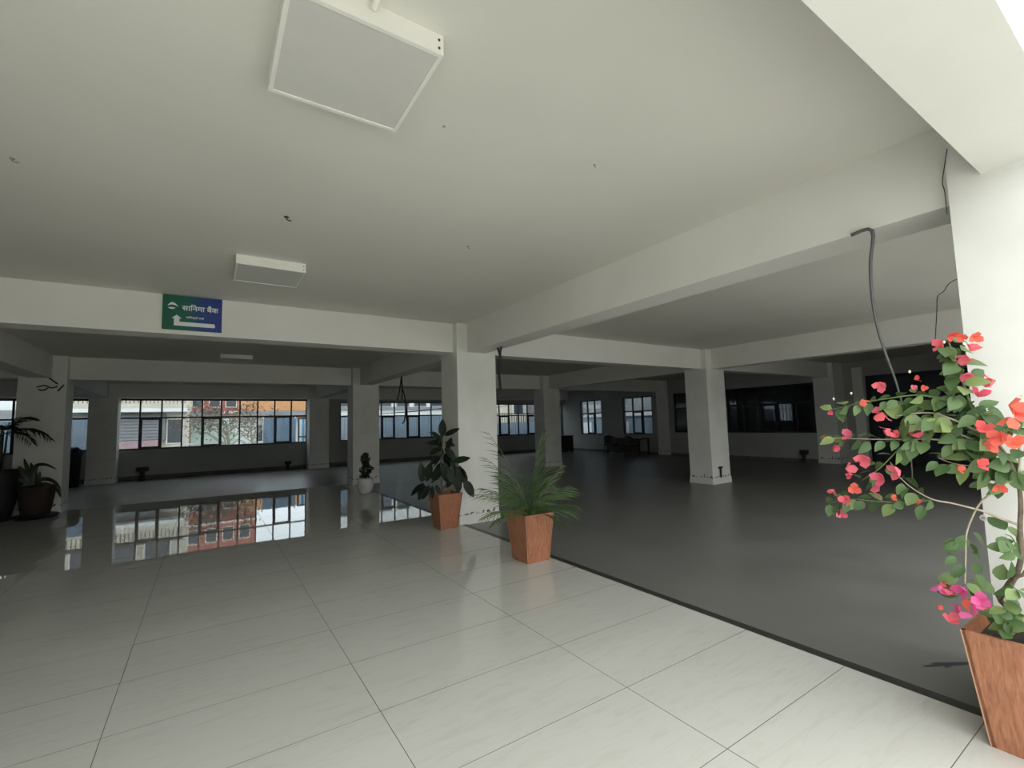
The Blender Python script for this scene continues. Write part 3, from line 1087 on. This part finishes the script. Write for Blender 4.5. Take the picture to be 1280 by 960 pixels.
def branch(pts, r0, r1, mat, nl=0, size=(.05, .08), spread=.025, lo=0.0):
    path = smooth_path([W(*q) for q in pts], 5)
    obj('branch', G().tube([p - BP for p in path], [r0, r1], 6), M[mat], bg_, smooth=True)
    for k in range(nl):
        t_ = lo + (1 - lo) * (k + r2.random()) / nl
        f_ = t_ * (len(path) - 1)
        i = min(int(f_), len(path) - 2)
        p = path[i].lerp(path[i + 1], f_ - i)
        d = (path[i + 1] - path[i]).normalized()
        side = d.cross(Vector((-.4, -.5, .7))).normalized() * (1 if k % 2 else -1)
        al = side * .8 + d * .5 + Vector((r2.gauss(0, .3), r2.gauss(0, .3), r2.gauss(-.35, .3)))
        put_leaf(p + side * spread * r2.random(), r2.uniform(*size), al)


def cluster(cx_, cy_, rx, ry, X, dX, n, size=(.05, .085)):
    for k in range(n):
        a, q = r2.uniform(0, 6.28), math.sqrt(r2.random())
        put_leaf(W(cx_ + rx * q * math.cos(a), cy_ + ry * q * math.sin(a), X + r2.uniform(-dX, dX)), r2.uniform(*size))


# woody trunk rising from the soil
trunk = [BP + Vector((.05, -.06, .43)), W(1252, 752, 3.12), W(1258, 735, 3.10), W(1272, 714, 3.08), W(1277, 690, 3.06), W(1275, 660, 3.06), W(1276, 630, 3.06), W(1272, 600, 3.05), W(1258, 570, 3.03), W(1240, 545, 3.0)]
obj('trunk', G().tube([p - BP for p in smooth_path(trunk, 4)], [0.013, 0.006], 8), M['bark'], bg_, smooth=True)
trunk2 = [BP + Vector((.03, -.02, .43)), W(1262, 752, 3.1), W(1262, 738, 3.1), W(1270, 722, 3.06), W(1281, 716, 3.05), W(1290, 690, 3.05), W(1284, 650, 3.05), W(1282, 610, 3.05)]
obj('trunk', G().tube([p - BP for p in smooth_path(trunk2, 4)], [0.010, 0.005], 8), M['bark'], bg_, smooth=True)
# branches: pixel, pixel, plane x
branch([(1245, 548, 3.0), (1218, 515, 2.98), (1204, 480, 2.97), (1194, 450, 2.96), (1186, 428, 2.95)], .007, .003, 'stem', 14, (.07, .10), .05)
branch([(1200, 500, 2.97), (1178, 498, 2.93), (1145, 494, 2.9), (1105, 499, 2.86), (1070, 505, 2.84), (1040, 512, 2.82)], .005, .002, 'stem', 24, (.055, .085), .03)
branch([(1235, 545, 3.0), (1190, 524, 2.95), (1160, 516, 2.92), (1120, 520, 2.88)], .006, .003, 'twig', 12, (.08, .105), .05, .2)
branch([(1195, 552, 2.98), (1165, 549, 2.94), (1138, 549, 2.9), (1085, 549, 2.86), (1034, 547, 2.84)], .005, .002, 'twig', 18, (.06, .09), .03, .35)
branch([(1140, 548, 2.9), (1120, 565, 2.88), (1100, 585, 2.86), (1078, 600, 2.85)], .004, .002, 'stem', 10, (.05, .08), .03, .3)
branch([(1218, 636, 3.0), (1190, 629, 2.97), (1165, 624, 2.94), (1140, 610, 2.92), (1124, 596, 2.9)], .005, .002, 'twig', 8, (.06, .085), .03, .5)
branch([(1165, 625, 2.95), (1130, 628, 2.9), (1090, 626, 2.87), (1060, 624, 2.86), (1034, 630, 2.85)], .004, .002, 'stem', 19, (.05, .08), .03)
branch([(1274, 656, 3.06), (1250, 648, 3.04), (1232, 640, 3.01), (1218, 636, 3.0)], .006, .005, 'twig')
branch([(1268, 595, 3.05), (1245, 612, 3.03), (1226, 628, 3.01), (1216, 645, 3.0), (1208, 668, 2.99), (1207, 700, 2.98), (1206, 730, 2.96)], .005, .003, 'twig', 11, (.06, .09), .04, .62)
branch([(1208, 677, 2.98), (1196, 673, 2.97), (1189, 676, 2.96)], .002, .001, 'stem')
put_leaf(W(1190, 672, 2.96), .085, Vector((-.1, .1, -1)))
branch([(1207, 725, 2.97), (1202, 738, 2.95), (1196, 748, 2.93)], .003, .002, 'stem', 4, (.05, .07), .03)
branch([(1272, 600, 3.05), (1275, 570, 3.03), (1272, 540, 3.0), (1268, 515, 2.99)], .006, .003, 'twig', 10, (.07, .10), .05)
branch([(1250, 560, 3.02), (1225, 552, 2.99), (1205, 545, 2.97), (1185, 535, 2.95)], .006, .003, 'twig', 8, (.07, .10), .05)
branch([(1255, 575, 3.02), (1225, 582, 2.98), (1195, 580, 2.95), (1172, 572, 2.93)], .004, .002, 'twig', 13, (.06, .09), .04)
branch([(1275, 690, 3.06), (1265, 672, 3.04), (1256, 668, 3.03)], .003, .002, 'stem', 7, (.06, .09), .04)
branch([(1250, 752, 3.1), (1258, 740, 3.02), (1262, 730, 2.98), (1275, 742, 2.95)], .004, .002, 'stem', 10, (.06, .09), .06)
cluster(1150, 527, 34, 14, 2.92, .04, 17, (.08, .115))
cluster(1192, 470, 18, 42, 2.95, .03, 18, (.07, .10))
cluster(1232, 530, 36, 34, 3.0, .05, 34, (.07, .105))
cluster(1250, 588, 28, 18, 3.02, .04, 20, (.07, .10))
cluster(1205, 560, 24, 18, 2.97, .04, 12, (.07, .10))
cluster(1262, 768, 20, 24, 2.97, .04, 15, (.06, .09))
cluster(1262, 680, 15, 16, 3.03, .03, 5, (.06, .09))
put_leaf(W(1128, 556, 2.88), .12, Vector((.25, .0, -1)))
put_leaf(W(1142, 548, 2.89), .11, Vector((-.2, .1, -1)))
put_leaf(W(1112, 546, 2.87), .10, Vector((.9, .1, -.3)))

FLOWERS = [
    # px, py, plane x, size, colour
    (1173, 431, 2.93, .062, 'bract'), (1191, 420, 2.94, .05, 'coral'), (1220, 422, 2.95, .05, 'coral'), (1217, 433, 2.95, .062, 'bract'), (1205, 449, 2.94, .062, 'bract'),
    (1210, 471, 2.94, .062, 'bract'), (1235, 477, 2.96, .066, 'bract'), (1226, 490, 2.95, .066, 'bract'), (1202, 422, 2.94, .04, 'coral'),
    (1100, 483, 2.84, .058, 'bract'), (1079, 503, 2.83, .05, 'coral'), (1038, 516, 2.81, .026, 'bract'), (1147, 473, 2.89, .036, 'coral'), (1142, 484, 2.89, .026, 'bract'), (1155, 485, 2.9, .03, 'coral'),
    (1094, 513, 2.85, .046, 'bract'), (1102, 522, 2.85, .072, 'bract'), (1107, 539, 2.85, .058, 'bract'), (1119, 543, 2.86, .042, 'bract'), (1146, 541, 2.87, .066, 'bract'),
    (1059, 543, 2.83, .062, 'bract'), (1046, 560, 2.82, .056, 'bract'), (1032, 548, 2.82, .04, 'coral'),
    (1079, 575, 2.80, .072, 'bract'), (1063, 586, 2.83, .066, 'bract'), (1118, 590, 2.81, .072, 'bract'), (1098, 598, 2.80, .07, 'bract'), (1068, 611, 2.83, .056, 'coral'), (1096, 613, 2.84, .066, 'bract'), (1061, 595, 2.83, .03, 'bract'),
    (1040, 615, 2.84, .045, 'bract'), (1056, 625, 2.84, .055, 'bract'), (1052, 642, 2.84, .05, 'bract'), (1117, 622, 2.87, .032, 'coral'), (1146, 627, 2.9, .035, 'coral'),
    (1262, 528, 2.86, .068, 'coral'), (1230, 534, 2.86, .06, 'coral'), (1240, 556, 2.86, .068, 'coral'), (1267, 552, 2.86, .068, 'coral'), (1247, 547, 2.85, .07, 'coral'), (1271, 508, 2.87, .07, 'coral'), (1277, 517, 2.87, .06, 'coral'),
    (1228, 580, 2.88, .055, 'coral'), (1201, 586, 2.88, .04, 'coral'), (1250, 610, 2.94, .05, 'coral'),
    (1174, 737, 2.93, .06, 'magenta'), (1200, 738, 2.92, .064, 'magenta'), (1226, 750, 2.92, .064, 'magenta'), (1222, 762, 2.91, .060, 'magenta'), (1204, 766, 2.91, .07, 'magenta'), (1190, 773, 2.92, .06, 'bract'),
    (1182, 729, 2.93, .04, 'coral'), (1175, 759, 2.92, .035, 'coral'), (1210, 756, 2.91, .06, 'coral'), (1186, 740, 2.92, .05, 'bract'), (1196, 760, 2.92, .045, 'magenta'),
]
for px, py, X, s, c in FLOWERS:
    p = W(px, py, X)
    d = Vector((r2.gauss(-.55, .5), r2.gauss(-.3, .5), r2.gauss(-.1, .6)))
    place(BR_ME[c], 'flower', bg_, orient(p - d.normalized() * s * .4, d, (r2.gauss(0, 1), r2.gauss(0, 1), 1), s * .80), BP)
buds = G().lathe([(0.002, -.006), (.006, 0), (.004, .008)], 7).mesh('bud', M['bud'])
for px, py in ((1064, 492), (1042, 499), (1037, 508), (1137, 465), (1205, 430), (1180, 428), (1278, 495)):
    place(buds, 'bud', bg_, Matrix.Translation(W(px, py, 2.87)), BP)

# --- areca-like palm
PP = Vector((3.01, 4.29, 0))
palm = thing('potted_palm', 'feathery green palm in a tapered brown wooden pot by the floor strip', 'plant', PP)
tapered_pot(palm, 0.145, 0.188, 0.51)
r3 = random.Random(5)


def frond_mesh(base, az, el, length, droop, nl, leaf_len, mat, wide=0.011):
    g = G()
    pts = []
    n = 12
    d = Vector((math.cos(az) * math.cos(el), math.sin(az) * math.cos(el), math.sin(el)))
    p = Vector(base)
    side = Vector((-math.sin(az), math.cos(az), 0))
    for k in range(n + 1):
        pts.append(p.copy())
        d = (d + Vector((0, 0, -droop / n))).normalized()
        p = p + d * length / n
    g.tube(pts, [0.006, 0.0015], 5)
    for k in range(nl):
        t_ = 0.22 + 0.78 * k / (nl - 1)
        f_ = t_ * n
        i = min(int(f_), n - 1)
        c = pts[i].lerp(pts[i + 1], f_ - i)
        dd = (pts[i + 1] - pts[i]).normalized()
        up = side.cross(dd).normalized()
        ll = leaf_len * (0.45 + 0.8 * math.sin(math.pi * min(1, t_ * .9 + .02)) ** .8) * (1.0 - .35 * t_)
        for sgn in (-1, 1):
            a = (side * sgn * .55 + dd * .85 + up * .22 + Vector((r3.gauss(0, .08), r3.gauss(0, .08), r3.gauss(0, .08)))).normalized()
            w = (up * .55 + dd * -.6).normalized() * wide * (1 - .3 * t_)
            m1 = c + a * ll * .45
            e1 = c + a * ll + Vector((0, 0, -.18 * ll))
            i0 = len(g.v)
            g.v += [tuple(c), tuple(m1 - w), tuple(e1), tuple(m1 + w)]
            g.f.append((i0, i0 + 1, i0 + 2, i0 + 3))
    return g.mesh('frond', mat)


for k in range(24):
    az = k * 2.399 + r3.uniform(-.2, .2)
    inner = k / 24
    el = math.radians(28 + 50 * inner + r3.uniform(-6, 6))
    L = r3.uniform(.52, .78) * (1.0 if inner > .3 else .9)
    me = frond_mesh((r3.uniform(-.04, .04), r3.uniform(-.04, .04), .45), az, el, L * .88, r3.uniform(.45, 1.15), 10, .30, M['palm'], .0055)
    obj('frond', me, parent=palm)
for px, py in ((598, 563), (603, 588), (600, 622), (612, 645), (714, 638), (709, 612), (692, 552), (676, 548)):
    tip = at(px, py, 'y', 4.25 if px < 660 else 4.2) - PP
    az = math.atan2(tip.y, tip.x)
    h = math.hypot(tip.x, tip.y)
    L = math.hypot(h, tip.z - .45) * 1.12
    el = min(1.45, math.atan2(tip.z - .45, h) + .38)
    obj('frond', frond_mesh((0, 0, .45), az, el, L * .92, .75, 10, .30, M['palm'], .0055), parent=palm)
for k in range(6):
    a = k * 1.05
    obj('stalk', G().tube([(.03 * math.cos(a), .03 * math.sin(a), .43), (.05 * math.cos(a), .05 * math.sin(a), .62)], [.011, .006], 6), M['stem'], palm)

# --- rubber plant
RP = Vector((2.955, 6.37, 0))
rub = thing('potted_rubber_plant', 'dark leaved rubber plant in a tapered brown pot beside the flaked pillar', 'plant', RP)
tapered_pot(rub, 0.135, 0.188, 0.50)
rl = leaf_mesh('leaf', 0.46, M['rubber'], 0.06, 0.10, ((0, 0), (.08, .45), (.25, .9), (.45, 1.0), (.7, .82), (.9, .35), (1.0, 0)))


def RW(px, py, dy=0.0):
    return at(px, py, 'y', RP.y + dy)


stems = [[(553, 620), (552, 600), (551, 575), (553, 555), (554, 540)], [(552, 615), (545, 603), (538, 600), (530, 597)], [(553, 612), (562, 603), (570, 594), (575, 588)], [(553, 612), (560, 600), (558, 580), (560, 560)]]
for k, s in enumerate(stems):
    obj('stem', G().tube([p - RP for p in smooth_path([RW(px, py, (0, -.1, -.06, .08)[k] * i / 4) for i, (px, py) in enumerate(s)])], [.012, .006], 6), M['bark'], rub, smooth=True)
RL = [  # base px, tip px
    (553, 546, 553, 528), (556, 545, 571, 536), (552, 549, 541, 541), (552, 553, 537, 553), (556, 553, 567, 556), (551, 560, 539, 566), (556, 560, 568, 572),
    (552, 566, 545, 581), (557, 566, 560, 583), (550, 572, 539, 579), (558, 572, 570, 585), (552, 578, 546, 596), (556, 578, 557, 598), (562, 574, 570, 590), (565, 578, 584, 572),
    (571, 583, 582, 602), (575, 582, 578, 600), (572, 594, 573, 613), (580, 600, 591, 618), (568, 590, 560, 606), (560, 585, 566, 602), (549, 584, 541, 600),
    (528, 603, 527, 582), (533, 602, 537, 582), (530, 604, 516, 616), (531, 606, 524, 622), (536, 606, 530, 622), (540, 607, 541, 620), (545, 606, 549, 616), (555, 569, 549, 556), (553, 558, 546, 546), (559, 563, 563, 549)]
for (bx_, by_, tx_, ty_) in RL:
    dy = r3.uniform(-.14, .08 if max(bx_, tx_) < 556 else -.04) if max(bx_, tx_) < 572 else r3.uniform(-.26, -.16)
    p0 = RW(bx_, by_, dy)
    p1 = RW(tx_, ty_, dy + r3.uniform(-.09, .05))
    v = p1 - p0
    place(rl, 'leaf', rub, orient(p0, v, (r3.gauss(-.2, .5), -.7 + r3.gauss(0, .3), r3.gauss(.7, .4)), v.length * 1.22), RP)

# --- small white pot with clipped shrub
TP = Vector((3.02, 10.75, 0))
top = thing('potted_shrub', 'small dark twisted shrub in a round white pot', 'plant', TP)
obj('pot', G().lathe([(.09, 0), (.13, .03), (.175, .16), (.172, .30), (.16, .345), (.145, .345), (.145, .31)], 24), M['white_pot'], top, smooth=True)
obj('soil', G().lathe([(.142, .29), (.142, .318)], 20), M['soil'], top)
obj('stem', G().tube([(0, 0, .30), (0.03, 0, .5), (-.01, 0, .7), (.03, 0, .86)], [.012, .006], 6), M['bark'], top)
g = G()
for k in range(700):
    z = r3.uniform(.36, .90)
    rr = .13 * (1 - .5 * ((z - .36) / .54) ** 2) * (1 + .35 * math.sin(z * 26))
    a = r3.uniform(0, 6.28)
    q = rr * math.sqrt(r3.random())
    c = Vector((q * math.cos(a) + .02 * math.sin(z * 14), q * math.sin(a), z))
    u = Vector((r3.gauss(0, 1), r3.gauss(0, 1), r3.gauss(0, 1))).normalized() * .035
    w = Vector((r3.gauss(0, 1), r3.gauss(0, 1), r3.gauss(0, 1))).normalized() * .018
    g.quad([c - u, c - w, c + u, c + w])
tag(obj('foliage', g, M['darkleaf'], top), kind='stuff')


# --- dark planter with strap leaves by the left pillar
AP = Vector((-2.62, 12.08, 0))
ag = thing('potted_strap_plant', 'strap leaved plant in a dark tapered planter at the left pillar', 'plant', AP)
obj('saucer', G().lathe([(.29, 0), (.33, .05), (.31, .06)], 24), M['black'], ag, smooth=False)
obj('pot', G().lathe([(.19, .05), (.22, .20), (.26, .52), (.275, .54), (.275, .58), (.25, .58), (.24, .50)], 24), M['dark_pot'], ag, smooth=True)
obj('soil', G().lathe([(.245, .46), (.245, .52)], 20), M['soil'], ag)


def strap(path, w, name='leaf', mat=M['darkleaf'], parent=None):
    pts = smooth_path(path, 5)
    g = G()
    n = len(pts)
    for k, p in enumerate(pts):
        d = (pts[min(k + 1, n - 1)] - pts[max(k - 1, 0)]).normalized()
        s = d.cross(Vector((0.3, -1, 0.3)))
        s = s.normalized() if s.length > 1e-4 else Vector((1, 0, 0))
        ww = w * (1 - (k / (n - 1)) ** 3) + .003
        mid = s.cross(d) * ww * .35
        g.v += [tuple(p - s * ww), tuple(p + mid), tuple(p + s * ww)]
        if k:
            i = len(g.v) - 6
            g.f += [(i, i + 1, i + 4, i + 3), (i + 1, i + 2, i + 5, i + 4)]
    return obj(name, g, mat, parent, smooth=True)


def AW(px, py, dy=0.0):
    return at(px, py, 'y', AP.y + dy) - AP


for path in ([(44, 606), (43, 592), (46, 582), (58, 581), (71, 587)], [(47, 606), (50, 600), (60, 599), (70, 604), (77, 614)], [(42, 606), (38, 595), (33, 582), (30, 573)], [(40, 606), (32, 595), (26, 586), (23, 583)],
             [(45, 606), (48, 598), (50, 589)], [(38, 606), (28, 600), (18, 598), (10, 604)], [(48, 606), (60, 606), (72, 613), (76, 622)], [(40, 605), (30, 603), (22, 607), (16, 618)], [(44, 606), (42, 590), (38, 578)]):
    strap([AW(px, py, r3.uniform(-.12, .12) * i / 3) for i, (px, py) in enumerate(path)], .036, parent=ag)

# --- dark palm at the left edge, its fronds cross the far window
LP = at(-5, 610, 'y', 12.1)
LP = Vector((LP.x, 12.1, 0))
lp = thing('potted_palm', 'dark tall palm in a black pot at the left picture edge', 'plant', LP)
obj('pot', G().lathe([(.20, 0), (.26, .30), (.31, .85), (.33, .90), (.28, .90), (.27, .8)], 20), M['black'], lp, smooth=True)
obj('soil', G().lathe([(.27, .76), (.27, .82)], 18), M['soil'], lp)
for k in range(5):
    a = k * 1.3
    obj('stem', G().tube([(.06 * math.cos(a), .06 * math.sin(a), .8), (.10 * math.cos(a), .10 * math.sin(a), 1.6)], [.022, .012], 6), M['darkleaf'], lp)
for k, (az, el, L, dr) in enumerate(((-.45, .75, .9, 1.6), (-.75, .6, .8, 1.45), (-1.1, .9, .8, 1.6), (1.9, 1.0, .5, 1.3), (2.6, .8, .7, 1.3), (3.6, .9, .8, 1.3), (-2.0, .9, .8, 1.3), (-.6, 1.15, .75, 1.7))):
    obj('frond', frond_mesh((0, 0, 1.5), az, el, L, dr, 18, .26, M['darkleaf'], .016), parent=lp)

# ------------------------------------------------------------------ things along the far walls
p = Vector((-3.32, 18.45, -0.012))
t = thing('refuse_bin', 'tall black bin with a navy bag on top by the far left pillar', 'bin', p)
obj('body', G().lathe([(.20, 0), (.235, .9), (.25, .92), (.25, .98), (.22, .98), (.21, .90)], 18), M['black'], t, smooth=True)
g = G()
for k in range(7):
    z = .96 + .20 * math.sin(k / 6 * math.pi / 2)
    r = .23 * math.cos(k / 6 * math.pi / 2) + .01
    for j in range(12):
        a = 2 * math.pi * j / 12
        q = r * (1 + .12 * math.sin(j * 2.7 + k))
        g.v.append((q * math.cos(a), q * math.sin(a), z + .02 * math.sin(j * 1.9)))
    if k:
        for j in range(12):
            i = (k - 1) * 12
            g.f.append((i + j, i + (j + 1) % 12, i + 12 + (j + 1) % 12, i + 12 + j))
obj('bag', g, M['navy'], t, smooth=True)


def standpipe(px, py, ax, val, h, r, label):
    p = at(px, py, ax, val)
    t = thing('floor_pedestal', label, 'pedestal', (p.x, p.y, -0.012), 'dark pedestals along the walls')
    obj('stem', G().lathe([(r * .55, 0), (r * .5, .02), (r * .38, .05), (r * .34, h * .5), (r * .45, h * .62)], 12), M['dark_pot'], t, smooth=True)
    obj('bowl', G().lathe([(r * .45, h * .6), (r * .95, h * .72), (r, h * .9), (r * .9, h), (r * .6, h)], 14), M['dark_pot'], t, smooth=True)


standpipe(178, 596, 'y', 19.1, .42, .17, 'dark bowl on a stem under the left part of the wide window')
standpipe(360, 584, 'y', 19.15, .32, .12, 'dark bowl on a stem under the right part of the wide window')
standpipe(1006, 577, 'x', 15.75, .40, .13, 'dark bowl on a stem under the long right window')

t = thing('cabinet', 'low black cabinet in the far right corner', 'cabinet', (14.0, 17.3, -0.012))
obj('body', G().box(0, .85, 0, .5, .05, .78), M['darkwood'], t)
obj('top', G().box(-.03, .88, -.03, .53, .78, .82), M['darkwood'], t)
for k in range(2):
    d = obj('door', G().box(.02 + k * .42, .41 + k * .42, -.02, 0, .09, .75), M['darkwood'], t)
    obj('knob', G().lathe([(.012, 0), (.015, .015), (.006, .025)], 8, (.37 + k * .10, -.03, .45)), M['rust'], d)
for k in range(4):
    obj('foot', G().box(.02 + (k % 2) * .76, .07 + (k % 2) * .76, .02 + (k // 2) * .4, .08 + (k // 2) * .4, 0, .05), M['black'], t)

t = thing('desk', 'long dark wooden desk below the right hand windows', 'desk', (15.0, 13.3, -0.012))
obj('top', G().box(0, .7, 0, 2.0, .66, .71), M['darkwood'], t)
for k in range(4):
    obj('leg', G().box(.03 + (k % 2) * .58, .09 + (k % 2) * .58, .04 + (k // 2) * 1.86, .10 + (k // 2) * 1.86, 0, .66), M['darkwood'], t)
obj('side_panel', G().box(.02, .05, .1, 1.9, .12, .66), M['darkwood'], t)


def chair(x, y, rz, label):
    t = thing('office_chair', label, 'chair', (x, y, -0.012), 'chairs at the dark desk', rz=rz)
    obj('seat', G().box(-.23, .23, -.22, .22, .42, .48), M['black'], t)
    g = G()
    for k in range(9):
        a = -1 + 2 * k / 8
        for z in (.50, .86):
            for dd in (0, .035):
                g.v.append((.24 * a, .20 + dd - .08 * a * a, z - (.06 * a * a if z > .6 else 0)))
    for k in range(8):
        i = k * 4
        g.f += [(i, i + 4, i + 6, i + 2), (i + 1, i + 3, i + 7, i + 5), (i + 2, i + 6, i + 7, i + 3), (i, i + 1, i + 5, i + 4)]
    obj('backrest', g, M['black'], t, smooth=False)
    for sx in (-1, 1):
        for sy in (-1, 1):
            obj('leg', G().tube([(sx * .2, sy * .19, .42), (sx * .22, sy * .22, 0)], .014, 6), M['rust'], t)


chair(14.62, 14.55, 1.9, 'dark round backed chair at the middle of the desk')
chair(14.70, 13.45, 1.3, 'dark round backed chair at the near end of the desk')
